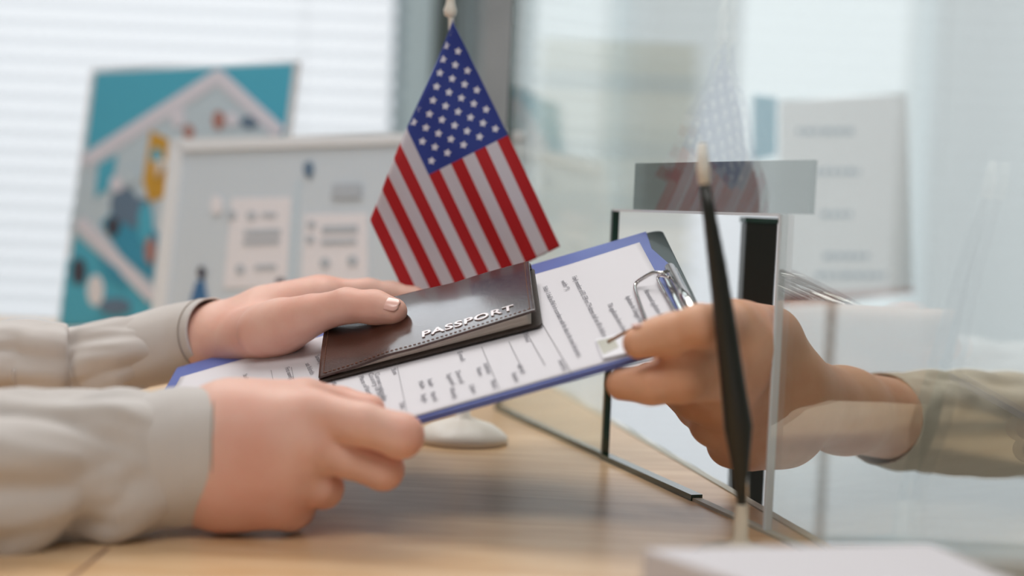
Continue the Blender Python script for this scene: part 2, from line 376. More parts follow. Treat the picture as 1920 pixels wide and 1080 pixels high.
# ------------------------------------------------------------------ clipboard frame of reference
from mathutils import Matrix as Mx
_w = Vector((0.2536, -0.3318, -0.0031)); BR = Mx.Rotation(_w.length, 3, _w.normalized())
BO = CAMPOS + (Vector((-0.0576, 0.8221, 0.0896)) - CAMPOS) * 1.07 + Vector((0, 0, 0.0035))
BX, BY, BN = BR @ Vector((1, 0, 0)), BR @ Vector((0, 1, 0)), BR @ Vector((0, 0, 1))
BL, BW = 0.353, 0.2247
def B(u, v, h=0.0): return BO + BX * u + BY * v + BN * h
def Bp(px, py, h=0.0):
    q = onplane(px, py, BO + BN * h, BN) - BO; return q.dot(BX), q.dot(BY)
def Bw(px, py, h=0.0):
    u, v = Bp(px, py, h); return B(u, v, h)
HP = 0.0012          # height of the sheet of paper
def rrect(x0, x1, y0, y1, r, seg=6):
    out = []
    for cx, cy, a0 in ((x1 - r, y0 + r, -90), (x1 - r, y1 - r, 0), (x0 + r, y1 - r, 90), (x0 + r, y0 + r, 180)):
        for k in range(seg + 1):
            a = math.radians(a0 + 90 * k / seg); out.append((cx + r * math.cos(a), cy + r * math.sin(a)))
    return out
clip = thing('clipboard', 'dark blue clipboard with chrome clip passed between two people over the desk', 'clipboard', tuple(B(0, 0)))
bm = bmesh.new(); add_prism(bm, [B(u, v, -0.0002) for u, v in rrect(-BL / 2 + 0.001, BL / 2, -BW / 2 + 0.001, BW / 2 - 0.001, 0.010)], BN, 0.0024)
bmobj('board', bm, M['boardd'], clip, bevel=0.0006)
c1 = Bp(1213, 438); c2 = Bp(1252, 500); c3 = Bp(1330, 640)
bm = bmesh.new(); vv = [(-BL / 2, -BW / 2), (BL / 2 - 0.006, -BW / 2), (c3[0] - 0.002, c3[1]), (c2[0] + 0.002, c2[1]), ((c1[0] + c2[0]) / 2 - 0.003, (c1[1] + c2[1]) / 2 + 0.004), (c1[0], BW / 2), (-BL / 2, BW / 2)]
add_prism(bm, [B(u, v, 0.0006) for u, v in vv], BN, 0.0036)
bmobj('blue_cover', bm, M['blue'], clip, bevel=0.0005, label='blue vinyl face sheet')
# chrome clip
def W(px, py, h): return Bw(px, py, h)
cl_b = [W(1256, 503, 0.006), W(1302, 590, 0.006), W(1318, 622, 0.006)]
bm = bmesh.new(); add_tube(bm, [cl_b[0], cl_b[2]], 0.0034, 20); bmobj('clip_barrel', bm, M['chrome'], clip, smooth=True)
bm = bmesh.new()
u0, v0 = Bp(1262, 512); u1, v1 = Bp(1318, 625); dx = 0.007
add_prism(bm, [B(u0 - dx, v0, 0.0032), B(u1 - dx, v1, 0.0032), B(u1 + 0.003, v1, 0.0032), B(u0 + 0.003, v0, 0.0032)], BN, 0.0014)
bmesh.ops.recalc_face_normals(bm, faces=bm.faces)
bmobj('clip_plate', bm, M['chrome'], clip, bevel=0.0005)
wire = catmull([W(1252, 508, 0.010), W(1240, 512, 0.012), W(1226, 511, 0.012), W(1208, 520, 0.009), W(1194, 530, 0.005), W(1191, 541, 0.0035), W(1197, 562, 0.0032), W(1206, 588, 0.0032), W(1213, 606, 0.0032), W(1222, 630, 0.0032), W(1236, 646, 0.004), W(1262, 645, 0.009), W(1300, 640, 0.010)], 6)
bm = bmesh.new(); add_tube(bm, wire, 0.00125, 10); bmobj('clip_wire', bm, M['chrome'], clip, smooth=True)
wire = catmull([W(1254, 520, 0.0075), W(1238, 517, 0.006), W(1234, 526, 0.004), W(1252, 560, 0.0035), W(1276, 600, 0.0035)], 6)
bm = bmesh.new(); add_tube(bm, wire, 0.0010, 10); bmobj('clip_spring', bm, M['chrome'], clip, smooth=True)

# ------------------------------------------------------------------ the form on the clipboard
form = thing('paper_form', 'white printed application form held on the clipboard', 'paper', tuple(B(0, 0, HP)))
pa = Bp(1190, 448, HP); pb = Bp(1000, 516, HP); pcx = Bp(334, 716, HP); pd = Bp(790, 787, HP); pe = Bp(1187, 681, HP)
vt = pb[1]; ul = pcx[0]; ur = pa[0] + 0.002; vb = max(0.5 * (pd[1] + pe[1]), -BW / 2 + 0.0028)
pk = Bp(1224, 507, HP); uslope = (pk[0] - pa[0]) / (pa[1] - pk[1]) * 0.8
NU, NV = 60, 40
bm = bmesh.new(); g = []
def paperh(u, v):
    s = (u - ul) / (ur - ul); t = (v - vb) / (vt - vb)
    return HP + 0.0012 * max(0, s - 0.85) / 0.15 * t + 0.0006 * math.sin(s * 5) * (1 - t) * 0.5 + 0.0003
for i in range(NU + 1):
    row = []
    for j in range(NV + 1):
        v = vb + (vt - vb) * j / NV; ue = min(ur + uslope * (vt - v), BL / 2 - 0.003); u = ul + (ue - ul) * i / NU
        row.append(bm.verts.new(B(u, v, paperh(u, v))))
    g.append(row)
for i in range(NU):
    for j in range(NV): bm.faces.new((g[i][j], g[i + 1][j], g[i + 1][j + 1], g[i][j + 1]))
sheet = o = bmobj('sheet', bm, M['paper'], form, smooth=True); s = o.modifiers.new('s', 'SOLIDIFY'); s.thickness = 0.0003; s.offset = -1

def text_mesh(name, txt, mat_, parent, origin, xd, yd, size, sx=1.0, ext=0.0, spacing=1.0, label=None, hfun=None):
    cu = bpy.data.curves.new(name, 'FONT'); cu.body = txt; cu.size = size; cu.extrude = ext; cu.space_character = spacing; cu.resolution_u = 3
    tmp = bpy.data.objects.new('tmp', cu); C.objects.link(tmp)
    dg = bpy.context.evaluated_depsgraph_get(); me = bpy.data.meshes.new_from_object(tmp.evaluated_get(dg))
    bpy.data.objects.remove(tmp); bpy.data.curves.remove(cu)
    nd = xd.cross(yd).normalized()
    for v in me.vertices:
        c = v.co.copy(); v.co = origin + xd * c.x * sx + yd * c.y + nd * c.z
    return meobj(name, me, mat_, parent, label=label)
XD, YD = -BY, BX                     # reading direction of the form: from the far edge to the near one
HI = HP + 0.0011
def tline(name, txt, p0, p1, size, nm='printed_line'):
    """text from pixel p0 towards pixel p1, stretched to end there"""
    a = Bp(*p0, HI); b = Bp(*p1, HI)
    cu = bpy.data.curves.new('x', 'FONT'); cu.body = txt; cu.size = size
    tmp = bpy.data.objects.new('tmp', cu); C.objects.link(tmp); bpy.context.view_layer.update(); wdt = tmp.dimensions.x
    bpy.data.objects.remove(tmp); bpy.data.curves.remove(cu)
    A_, B_ = B(a[0], a[1], HI), B(b[0], b[1], HI); xd = (B_ - A_).normalized()
    return text_mesh(name, txt, M['ink'], sheet, A_, xd, BN.cross(xd), size, (B_ - A_).length / wdt, 0.00004)
tline('printed_line', 'Harmonised application form', (1207, 545), (1238, 598), 0.0046)
tline('printed_line', 'Application for Schengen Visa', (1172, 556), (1198, 605), 0.0046)
tline('printed_line', 'This application form is free', (1138, 570), (1167, 622), 0.0046)
tline('printed_line', 'Family members of EU, EEA or CH citizens shall not fill in fields no.', (1072, 519), (1131, 634), 0.0048)
tline('printed_line', 'with *).', (1051, 527), (1061, 545), 0.0048)
tline('printed_line', 'Fields 1-3 shall be filled in in accordance with the data in the travel document', (1017, 538), (1082, 668), 0.0046)
small = [('Surname (Family name)', (590, 668), (608, 700)), ('at birth', (572, 682), (582, 702)), ('First name(s)', (534, 690), (543, 712)), ('Date of birth', (455, 703), (460, 716)),
         ('Place of birth', (672, 706), (690, 742)), ('Country of birth', (690, 700), (712, 750)), ('Current nationality', (702, 700), (718, 752)), ('Sex', (733, 692), (738, 702)),
         ('Male', (783, 716), (790, 728)), ('Female', (800, 712), (806, 724)), ('Single', (788, 740), (794, 754)), ('Married', (806, 736), (813, 752)),
         ('Separated', (836, 702), (846, 722)), ('Divorced', (853, 696), (862, 718)), ('Widow(er)', (842, 728), (850, 748)), ('Other', (878, 722), (886, 738)),
         ('Name', (892, 690), (898, 704)), ('Address', (905, 682), (914, 700)), ('Phone', (918, 714), (925, 728)), ('Number', (958, 700), (966, 716)),
         ('valid until', (969, 684), (977, 700)), ('Issued by', (1046, 676), (1056, 694)), ('Travel', (980, 624), (986, 640)), ('E-mail', (857, 660), (864, 676)),
         ('Date', (748, 756), (752, 766)), ('yes', (628, 738), (632, 748)), ('Minor', (620, 716), (627, 732)), ('e.g.', (444, 712), (447, 720))]
for tx, a, b in small: tline('field_label', tx, a, b, 0.0044)
# ruled lines
for a, b in (((1016, 605), (1072, 700)), ((990, 628), (1022, 684)), ((954, 640), (982, 696)), ((903, 650), (936, 728)), ((745, 688), (762, 770)), ((617, 700), (634, 745)), ((546, 688), (552, 716)), ((508, 694), (512, 712))):
    A = Bw(*a, HI - 0.0003); Bb = Bw(*b, HI - 0.0003); d = (Bb - A).normalized(); n_ = BN.cross(d) * 0.00018
    bm = bmesh.new(); add_prism(bm, [A - n_, Bb - n_, Bb + n_, A + n_], BN, 0.0001); bmesh.ops.recalc_face_normals(bm, faces=bm.faces)
    bmobj('ruled_line', bm, M['inkl'], sheet)
# small photograph lying on the form
idp = thing('id_photo', 'small grey portrait photograph lying on the form under the thumb', 'photo', tuple(Bw(1150, 650, HI)))
def quad(px4, h, th, name, m, parent):
    bm = bmesh.new(); add_prism(bm, [Bw(x, y, h) for x, y in px4], BN, th); bmesh.ops.recalc_face_normals(bm, faces=bm.faces)
    return bmobj(name, bm, m, parent)
idb = quad([(1116, 636), (1196, 616), (1216, 652), (1130, 672)], HI + 0.0006, 0.0004, 'photo_border', M['card'], idp)
quad([(1119, 639), (1150, 632), (1160, 650), (1131, 664)], HI + 0.0008, 0.0002, 'photo_image', M['sticker'], idb)
bm = bmesh.new(); add_tube(bm, catmull([Bw(x, y, HI + 0.0012) for x, y in ((1140, 642), (1150, 636), (1175, 622), (1205, 610), (1236, 606))], 6), [0.0014 - 0.00003 * k for k in range(25)], 8, aspect=0.5)
bmobj('portrait_outline', bm, M['brown'], idb, smooth=True)

# ------------------------------------------------------------------ passport
H0 = HI + 0.0006
pu0, pv0 = Bp(598, 719, H0); pu1, pv1 = Bp(1017, 609, H0 + 0.001)
pO = B(pu0, pv0, H0); pe_ = B(pu1, pv1, H0) - pO; PLn = pe_.length; PXd = pe_.normalized(); PYd = Vector((-0.113, 0.946, 0.303)); PYd = (PYd - PXd * PYd.dot(PXd)).normalized(); PZ = PXd.cross(PYd)
q = onplane(981, 492, pO + PZ * 0.007, PZ) - pO; PWd = q.dot(PYd); 
def PP(x, y, h): return pO + PXd * (x - 0.08 * y) + PYd * y + PZ * h
pas = thing('passport', 'shiny dark brown leather passport cover stuffed with pages lying on the form', 'passport', tuple(PP(PLn / 2, PWd / 2, 0)))
bm = bmesh.new(); add_prism(bm, [PP(x, y, 0.0014) for x, y in rrect(0, PLn, 0, PWd, 0.003)], PZ, 0.0014); bmobj('back_cover', bm, M['leatherd'], pas, bevel=0.0005)
def topz(x, y):
    s = x / PLn; t = y / PWd
    near = 0.0034 + 0.0078 * s ** 1.1           # the cover gapes open towards the right
    far = 0.0092
    z = near * (1 - t) + far * t + 0.0024 * math.sin(math.pi * min(1, t * 1.05)) * (0.55 + 0.45 * math.sin(math.pi * s))
    z += 0.0010 * math.exp(-((s - 0.33) / 0.09) ** 2) * (1 - t) - 0.0012 * math.exp(-((s - 0.62) / 0.12) ** 2) * t
    if t > 0.93: z -= 0.006 * ((t - 0.93) / 0.07) ** 2
    return z
bm = bmesh.new(); g = []; NX, NY = 90, 60
yy0 = 0.0015
for i in range(NX + 1):
    g.append([bm.verts.new(PP(PLn * i / NX * 0.985 + 0.0005, yy0 + (PWd - yy0) * j / NY, topz(PLn * i / NX, PWd * j / NY))) for j in range(NY + 1)])
for i in range(NX):
    for j in range(NY): bm.faces.new((g[i][j], g[i + 1][j], g[i + 1][j + 1], g[i][j + 1]))
fcov = o = bmobj('front_cover', bm, M['leather'], pas, smooth=True); s = o.modifiers.new('s', 'SOLIDIFY'); s.thickness = 0.0015; s.offset = -1
bv = o.modifiers.new('b', 'BEVEL'); bv.width = 0.0004; bv.segments = 2; bv.limit_method = 'ANGLE'
# spine
bm = bmesh.new(); add_tube(bm, [PP(x * PLn * 0.985 + 0.0006, PWd - 0.0005, 0.0026) for x in [k / 10 for k in range(11)]], 0.0026, 14); bmobj('spine', bm, M['leather'], pas, smooth=True)
# page block: stacked leaves fanned below the cover
bm = bmesh.new(); NP = 11
for k in range(NP):
    f0 = k / NP; g0 = []
    x1 = PLn * (0.968 - 0.006 * f0)
    for i in range(31):
        s = i / 30; x = PLn * 0.04 + (x1 - PLn * 0.04) * s
        row = []
        for y in (0.0042 + 0.0011 * math.sin(k * 2.4) * 0.6 + 0.001 * (1 - f0), PWd * 0.5, PWd - 0.004):
            xr = min(x, x1 - (0.002 if y < 0.006 and i == 30 else 0))
            h = 0.0016 + (topz(x, y) - 0.0016 - 0.0020) * (f0 * 0.98 + 0.01)
            row.append(bm.verts.new(PP(xr, y, h)))
        g0.append(row)
    for i in range(30):
        for j in range(2): bm.faces.new((g0[i][j], g0[i + 1][j], g0[i + 1][j + 1], g0[i][j + 1]))
o = bmobj('pages', bm, M['pages'], pas, smooth=True); s = o.modifiers.new('s', 'SOLIDIFY'); s.thickness = 0.00028
# stitching
bm = bmesh.new()
def stitch(p, q_, n, hf):
    for k in range(n):
        a = (k + 0.15) / n; b = (k + 0.75) / n
        xa, ya = p[0] + (q_[0] - p[0]) * a, p[1] + (q_[1] - p[1]) * a; xb, yb = p[0] + (q_[0] - p[0]) * b, p[1] + (q_[1] - p[1]) * b
        add_tube(bm, [PP(xa, ya, hf(xa, ya) - 0.0001), PP((xa + xb) / 2, (ya + yb) / 2, hf((xa + xb) / 2, (ya + yb) / 2) + 0.00025), PP(xb, yb, hf(xb, yb) - 0.0001)], 0.00028, 6)
stitch((0.004, 0.0045), (PLn * 0.975, 0.0045), 46, topz); stitch((0.004, 0.0045), (0.004, PWd - 0.006), 34, topz); stitch((PLn * 0.968, 0.0045), (PLn * 0.968, PWd - 0.006), 34, topz)
bmobj('stitching', bm, M['thread'], fcov, smooth=True)
# embossed word, laid on the curved cover
def emboss(txt, x0, x1, y0, size):
    cu = bpy.data.curves.new('t', 'FONT'); cu.body = txt; cu.size = size; cu.extrude = 0.00025; cu.bevel_depth = 0.0001; cu.space_character = 1.1; cu.offset = 0.00012
    tmp = bpy.data.objects.new('tmp', cu); C.objects.link(tmp); dg = bpy.context.evaluated_depsgraph_get()
    me = bpy.data.meshes.new_from_object(tmp.evaluated_get(dg)); bpy.data.objects.remove(tmp); bpy.data.curves.remove(cu)
    xm = max(v.co.x for v in me.vertices)
    for v in me.vertices:
        x = x0 + (x1 - x0) * v.co.x / xm; y = y0 + v.co.y; v.co = PP(x, y, topz(x / 0.985, y) + v.co.z + 0.0002)
    return meobj('embossed_lettering', me, M['emboss'], fcov, label='silvery embossed word')
def plocal(px, py, h=0.009):
    q = onplane(px, py, pO + PZ * h, PZ) - pO; return q.dot(PXd), q.dot(PYd)
ea = plocal(794, 634, 0.0068); eb = plocal(967, 586, 0.0095)
emboss('PASSPORT', ea[0], eb[0], (ea[1] + eb[1]) / 2, 0.0096)

# ------------------------------------------------------------------ hands: smooth union of tapered bones, meshed by surface nets
def surface_nets(vol, org, h):
    s = vol < 0
    nx, ny, nz = vol.shape
    acc = np.zeros((nx - 1, ny - 1, nz - 1, 3), np.float32); cnt = np.zeros((nx - 1, ny - 1, nz - 1), np.float32)
    cs = [(i, j, k) for i in (0, 1) for j in (0, 1) for k in (0, 1)]
    def sl(c): return vol[c[0]:nx - 1 + c[0], c[1]:ny - 1 + c[1], c[2]:nz - 1 + c[2]]
    for a in cs:
        for ax in range(3):
            if a[ax]: continue
            b = list(a); b[ax] = 1
            va, vb = sl(a), sl(b); m = (va < 0) != (vb < 0)
            t = np.where(m, va / (va - vb + 1e-12), 0)
            for q in range(3):
                acc[..., q] += np.where(m, a[q] + (t if q == ax else 0), 0)
            cnt += m
    act = cnt > 0; idx = -np.ones(cnt.shape, np.int64); idx[act] = np.arange(act.sum())
    g = np.argwhere(act); verts = (g + acc[act] / cnt[act][:, None]) * h + np.array(org)
    faces = []
    for ax in range(3):
        a0 = s[:-1, :, :] if ax == 0 else s[:, :-1, :] if ax == 1 else s[:, :, :-1]
        a1 = s[1:, :, :] if ax == 0 else s[:, 1:, :] if ax == 1 else s[:, :, 1:]
        e = np.argwhere(a0 != a1)
        u, v = [q for q in range(3) if q != ax]
        e = e[(e[:, u] > 0) & (e[:, v] > 0) & (e[:, u] < vol.shape[u] - 1) & (e[:, v] < vol.shape[v] - 1)]
        inside = a0[e[:, 0], e[:, 1], e[:, 2]]
        def cell(du, dv):
            c = e.copy(); c[:, u] -= du; c[:, v] -= dv; return idx[c[:, 0], c[:, 1], c[:, 2]]
        q = np.stack([cell(1, 1), cell(0, 1), cell(0, 0), cell(1, 0)], 1)
        flip = inside if ax != 1 else ~inside
        q[~flip] = q[~flip][:, ::-1]
        faces.append(q)
    return verts, np.concatenate(faces)
def bone(G, a, b, ra, rb):
    a = np.array(a, np.float32); b = np.array(b, np.float32); ab = b - a; l2 = float(ab @ ab) + 1e-12
    t = np.clip(((G[0] - a[0]) * ab[0] + (G[1] - a[1]) * ab[1] + (G[2] - a[2]) * ab[2]) / l2, 0, 1)
    return np.sqrt((G[0] - a[0] - t * ab[0]) ** 2 + (G[1] - a[1] - t * ab[1]) ** 2 + (G[2] - a[2] - t * ab[2]) ** 2) - (ra + (rb - ra) * t)
def smin(a, b, k):
    h = np.maximum(k - np.abs(a - b), 0) / k; return np.minimum(a, b) - h * h * k * 0.25
def build_hand(palm, fingers, kp=0.016, kf=0.009, kj=0.004, h=0.0012, dents=()):
    """palm: list of (a, b, ra, rb); fingers: list of chains [(p, r), ...]"""
    pts = [p for q in palm for p in ((q[0], q[2]), (q[1], q[3]))] + [p for f in fingers for p in f]
    lo = np.min([np.array(p) - r for p, r in pts], 0) - 0.006; hi = np.max([np.array(p) + r for p, r in pts], 0) + 0.006
    ax = [np.arange(lo[i], hi[i], h, dtype=np.float32) for i in range(3)]
    G = np.meshgrid(*ax, indexing='ij')
    d = None
    for a, b, ra, rb in palm:
        e = bone(G, a, b, ra, rb); d = e if d is None else smin(d, e, kp)
    res = d
    for f in fingers:
        e = None
        for (p, r), (q, s) in zip(f, f[1:]):
            c = bone(G, p, q, r, s); e = c if e is None else smin(e, c, kj)
        res = smin(res, smin(d, e, kf), 0.0016)
    for p, r, amt in dents:                     # soft creases
        dd = np.sqrt((G[0] - p[0]) ** 2 + (G[1] - p[1]) ** 2 + (G[2] - p[2]) ** 2); res = res + amt * np.exp(-(dd / r) ** 2)
    return surface_nets(res, lo, h)
def np_mesh(name, parts):
    vs_, fs_, off = [], [], 0
    for v, f in parts: vs_.append(v); fs_.append(f + off); off += len(v)
    v = np.concatenate(vs_); f = np.concatenate(fs_)
    me = bpy.data.meshes.new(name); me.from_pydata(v.tolist(), [], f.tolist()); me.update()
    return me
def nail(name, c, xd, nd, ln, wd, parent):
    """a curved plate: xd along the finger, nd out of it"""
    yd = nd.cross(xd).normalized(); bm = bmesh.new(); g = []
    for i in range(13):
        a = i / 12 * 2 - 1; row = []
        for j in range(13):
            b = j / 12 * 2 - 1; e = (1 - 0.35 * abs(a) ** 6)
            wv = wd * math.sqrt(max(0.02, 1 - abs(a) ** 5 * 0.85))
            row.append(bm.verts.new(c + xd * a * ln + yd * b * wv - nd * (0.30 * wd * b * b + 0.06 * ln * a * a)))
        g.append(row)
    for i in range(12):
        for j in range(12): bm.faces.new((g[i][j], g[i + 1][j], g[i + 1][j + 1], g[i][j + 1]))
    o = bmobj(name, bm, M['nail'], parent, smooth=True); s = o.modifiers.new('s', 'SOLIDIFY'); s.thickness = 0.0008; s.offset = 0
    return o

# --- right hand of the person at the left (nearer the camera)
Yn = 0.745
near_palm = [
    (P(330, 830, .75), P(430, 812, .752), .024, .0205), (P(330, 890, .75), P(430, 895, .752), .024, .0225),
    (P(430, 800, .752), P(585, 775, .745), .0190, .0118), (P(430, 838, .746), P(575, 832, .738), .0185, .0122),
    (P(430, 880, .746), P(545, 890, .741), .0185, .0125), (P(430, 920, .750), P(520, 940, .748), .0195, .0130),
    (P(440, 785, .758), P(560, 752, .768), .0170, .0110), (P(470, 860, .768), P(560, 850, .768), .0190, .0140), (P(480, 900, .768), P(545, 905, .768), .018, .014)]
tu, tv = Bp(695, 775, 0.008)
near_f = [
    [(P(590, 776, .744), .0122), (P(680, 795, .736), .0112), (P(752, 817, .738), .0117), (P(752, 816, .764), .0100), (P(725, 814, .786), .0085)],
    [(P(578, 834, .740), .0124), (P(650, 858, .746), .0106), (P(718, 880, .750), .0110), (P(712, 872, .772), .0096), (P(685, 862, .787), .0085)],
    [(P(548, 890, .742), .0125), (P(590, 912, .748), .0105), (P(606, 916, .756), .0106), (P(600, 900, .776), .0092), (P(580, 888, .790), .0085)],
    [(P(522, 940, .748), .0135), (P(545, 957, .754), .0108), (P(556, 955, .766), .0098), (P(550, 938, .782), .0085), (P(530, 920, .79), .0078)],
    [(P(480, 782, .765), .0160), (P(575, 750, .776), .0114), (P(640, 760, .784), .0100), (B(tu, tv, 0.010), .0088)],
]
n_v, n_f = build_hand(near_palm, near_f, kf=0.006, kj=0.003, h=0.0011, dents=[(P(600, 806, .728), .009, .0016), (P(575, 862, .728), .009, .0012), (P(520, 800, .725), .012, .0010), (P(500, 870, .722), .010, .0008), (P(560, 910, .73), .007, .0010)])
# --- left hand (farther)
ft = B(*Bp(738, 584, 0.022), 0.022); ftY = ft.y
far_palm = [
    (P(330, 640, 1.035), P(420, 636, 1.03), .0205, .0205), (P(420, 628, 1.03), P(600, 560, 1.03), .021, .0135),
    (P(420, 638, 1.035), P(600, 575, 1.05), .0195, .014), (P(420, 640, 1.045), P(590, 595, 1.065), .020, .013),
    (P(420, 650, 1.02), P(520, 615, ftY + .050), .0195, .0145), (P(470, 630, 1.01), P(560, 602, ftY + .034), .0170, .0135), (P(500, 590, 1.03), P(600, 560, 1.02), .018, .012)]
far_f = [
    [(P(600, 556, 1.03), .0130), (P(690, 548, 1.035), .0098), (P(735, 553, 1.035), .0094), (P(775, 560, 1.028), .0082), (P(800, 570, 1.02), .0072)],
    [(P(600, 572, 1.05), .0130), (P(670, 585, 1.06), .0100), (P(700, 615, 1.05), .0092), (P(715, 640, 1.02), .0082), (P(715, 650, 1.0), .0078)],
    [(P(590, 595, 1.065), .0125), (P(640, 625, 1.065), .0098), (P(655, 655, 1.05), .009), (P(660, 675, 1.02), .0082), (P(660, 680, 1.0), .0075)],
    [(P(570, 620, 1.065), .0115), (P(595, 655, 1.06), .009), (P(605, 680, 1.04), .0082), (P(605, 700, 1.01), .0075), (P(605, 705, .995), .0068)],
    [(P(490, 620, ftY + .055), .0155), (P(585, 590, ftY + .024), .0128), (P(650, 573, ftY + .010), .0110), (P(702, 576, ftY + .004), .0106), (ft, .0088)],
]
f_v, f_f = build_hand(far_palm, far_f, dents=[(P(574, 604, ftY + .01), .006, .0014)])
per = thing('person', 'person in a beige shirt at the left holding the clipboard with both hands', 'person', tuple(P(0, 870, .72)))
me = np_mesh('body', [(n_v, n_f), (f_v, f_f)])
body = meobj('body', me, M['skin1'], per, smooth=True)
sm = body.modifiers.new('sm', 'SMOOTH'); sm.factor = 0.5; sm.iterations = 3
dirn = (ft - P(702, 576, ftY + .004)).normalized(); nn = (Vector((-0.15, -0.75, 0.65))); nn = (nn - dirn * nn.dot(dirn)).normalized()
nail('thumbnail', ft - dirn * 0.001 + nn * 0.0090, dirn, nn, 0.0062, 0.0050, body)

# --- the other person's left hand, coming through the opening
tt = B(*Bp(1197, 643, 0.0118), 0.0118)
of_palm = [
    (P(1382, 645, .818), P(1285, 672, .765), .0165, .0092), (P(1382, 690, .820), P(1290, 695, .765), .0175, .0120),
    (P(1375, 622, .81), P(1445, 640, .88), .0140, .0190), (P(1335, 700, .815), P(1450, 690, .895), .0150, .0230), (P(1350, 745, .84), P(1460, 740, .90), .0170, .0240),
    (P(1370, 795, .86), P(1470, 790, .90), .0165, .0220), (P(1470, 740, .89), P(1580, 770, .97), .0270, .0260), (P(1350, 660, .82), P(1330, 690, .82), .0125, .0115), (P(1395, 830, .87), P(1470, 820, .91), .0155, .018),
    (P(1580, 770, .97), P(1700, 790, 1.06), .0265, .030)]
def H(x, y, h): return B(*Bp(x, y, h), h)
of_f = [
    [(P(1440, 630, .88), .0180), (P(1372, 606, .800), .0128), (H(1312, 610, .0160), .0108), (H(1262, 624, .0135), .0102), (H(1232, 632, .0122), .0098), (tt, .0086)],
    [(P(1342, 700, .785), .0145), (P(1272, 710, .762), .0128), (H(1222, 720, -.0140), .0110), (H(1166, 720, -.0125), .0090)],
    [(P(1360, 750, .845), .0155), (P(1300, 748, .842), .0118), (P(1262, 725, .862), .0100), (P(1215, 705, .876), .0085)],
    [(P(1380, 795, .865), .0150), (P(1330, 797, .858), .0110), (P(1302, 770, .884), .0098), (P(1262, 735, .900), .0085)],
    [(P(1400, 832, .875), .0140), (P(1362, 838, .872), .0100), (P(1345, 815, .892), .0090), (P(1322, 785, .910), .0078)],
]
o_v, o_f = build_hand(of_palm, of_f, dents=[(P(1256, 750, .815), .006, .0015)])
per2 = thing('person', 'person behind the glass whose tan hand grips the clip end of the clipboard', 'person', tuple(P(1580, 770, .97)))
body2 = meobj('body', np_mesh('body', [(o_v, o_f)]), M['skin2'], per2, smooth=True)
sm = body2.modifiers.new('sm', 'SMOOTH'); sm.factor = 0.5; sm.iterations = 3
dirn = (tt - P(1235, 632, .806)).normalized(); nn = Vector((0.0, -0.55, 0.83)); nn = (nn - dirn * nn.dot(dirn)).normalized()
nail('thumbnail', tt - dirn * 0.002 + nn * 0.0101, dirn, nn, 0.0070, 0.0056, body2)

# ------------------------------------------------------------------ sleeves
def sleeve(name, path, m, parent, seed=0, fold=0.0035, seg=72, per=10, cuff_len=0.0, folds=(), cuffopen=0.0):
    """path: (point, vertical radius, depth radius), first = open cuff end"""
    cen = catmull([p for p, a, b in path], per); n = len(cen)
    def rad(k, i):
        x = i / per; j = min(int(x), len(path) - 2); t = min(1, x - j); t = t * t * (3 - 2 * t)
        return path[j][k] * (1 - t) + path[j + 1][k] * t
    L = [0]
    for a, b in zip(cen, cen[1:]): L.append(L[-1] + (b - a).length)
    bm = bmesh.new(); rings = []
    for i, p in enumerate(cen):
        t = (cen[min(i + 1, n - 1)] - cen[max(i - 1, 0)]).normalized()
        side = t.cross(Vector((0, 0, 1))).normalized(); up = side.cross(t).normalized()
        r = []
        away = max(0.0, min(1.0, (L[i] - cuff_len) / 0.03))
        for k in range(seg):
            a = 2 * math.pi * k / seg; c, s = math.cos(a), math.sin(a)
            q = Vector((c * 1.3 + seed, s * 1.3, L[i] * 16 + 0.6 * math.sin(a * 2 + seed)))
            f = abs(noise.noise(q)) * 2.2 - 0.5
            w_ = f * fold * (0.15 + 0.85 * away) + noise.noise(q * 3.1) * fold * 0.25 * (0.3 + away)
            for (l0, a0, wl_, wa, am) in folds:
                da = (a - a0 + math.pi) % (2 * math.pi) - math.pi
                w_ += am * math.exp(-((L[i] - l0 - da * 0.006) / wl_) ** 2 - (da / wa) ** 2)
            r.append(bm.verts.new(p + side * c * (rad(2, i) + w_) + up * s * (rad(1, i) + w_)))
        rings.append(r)
    for a, b in zip(rings, rings[1:]):
        for k in range(seg): bm.faces.new((a[k], b[k], b[(k + 1) % seg], a[(k + 1) % seg]))
    bm.faces.new(rings[-1])
    bmesh.ops.recalc_face_normals(bm, faces=bm.faces)
    o = bmobj(name, bm, m, parent, smooth=True)
    sb = o.modifiers.new('sub', 'SUBSURF'); sb.levels = 1; sb.render_levels = 1
    s = o.modifiers.new('s', 'SOLIDIFY'); s.thickness = 0.0014; s.offset = -1
    return o
def seam_ring(cen, up_r, dep_r, t, parent, name='cuff_seam', r=0.0006, m=None):
    side = t.cross(Vector((0, 0, 1))).normalized(); up = side.cross(t).normalized(); bm = bmesh.new()
    pts = [cen + side * math.cos(a) * dep_r + up * math.sin(a) * up_r for a in [2 * math.pi * k / 60 for k in range(61)]]
    add_tube(bm, pts, r, 6, caps=False); return bmobj(name, bm, m or M['seam'], parent, smooth=True)
NF = [(0.040, 3.75, .012, .5, .004), (0.058, 4.05, .010, .45, -.010), (0.085, 4.0, .012, .5, .004), (0.12, 3.3, .006, .8, -.009), (0.135, 3.6, .010, .9, .005)]
FF = [(0.070, 3.3, .006, 1.3, -.007), (0.085, 2.2, .012, .9, .004), (0.045, 1.7, .012, .8, -.004), (0.03, 4.0, .010, .6, -.003)]
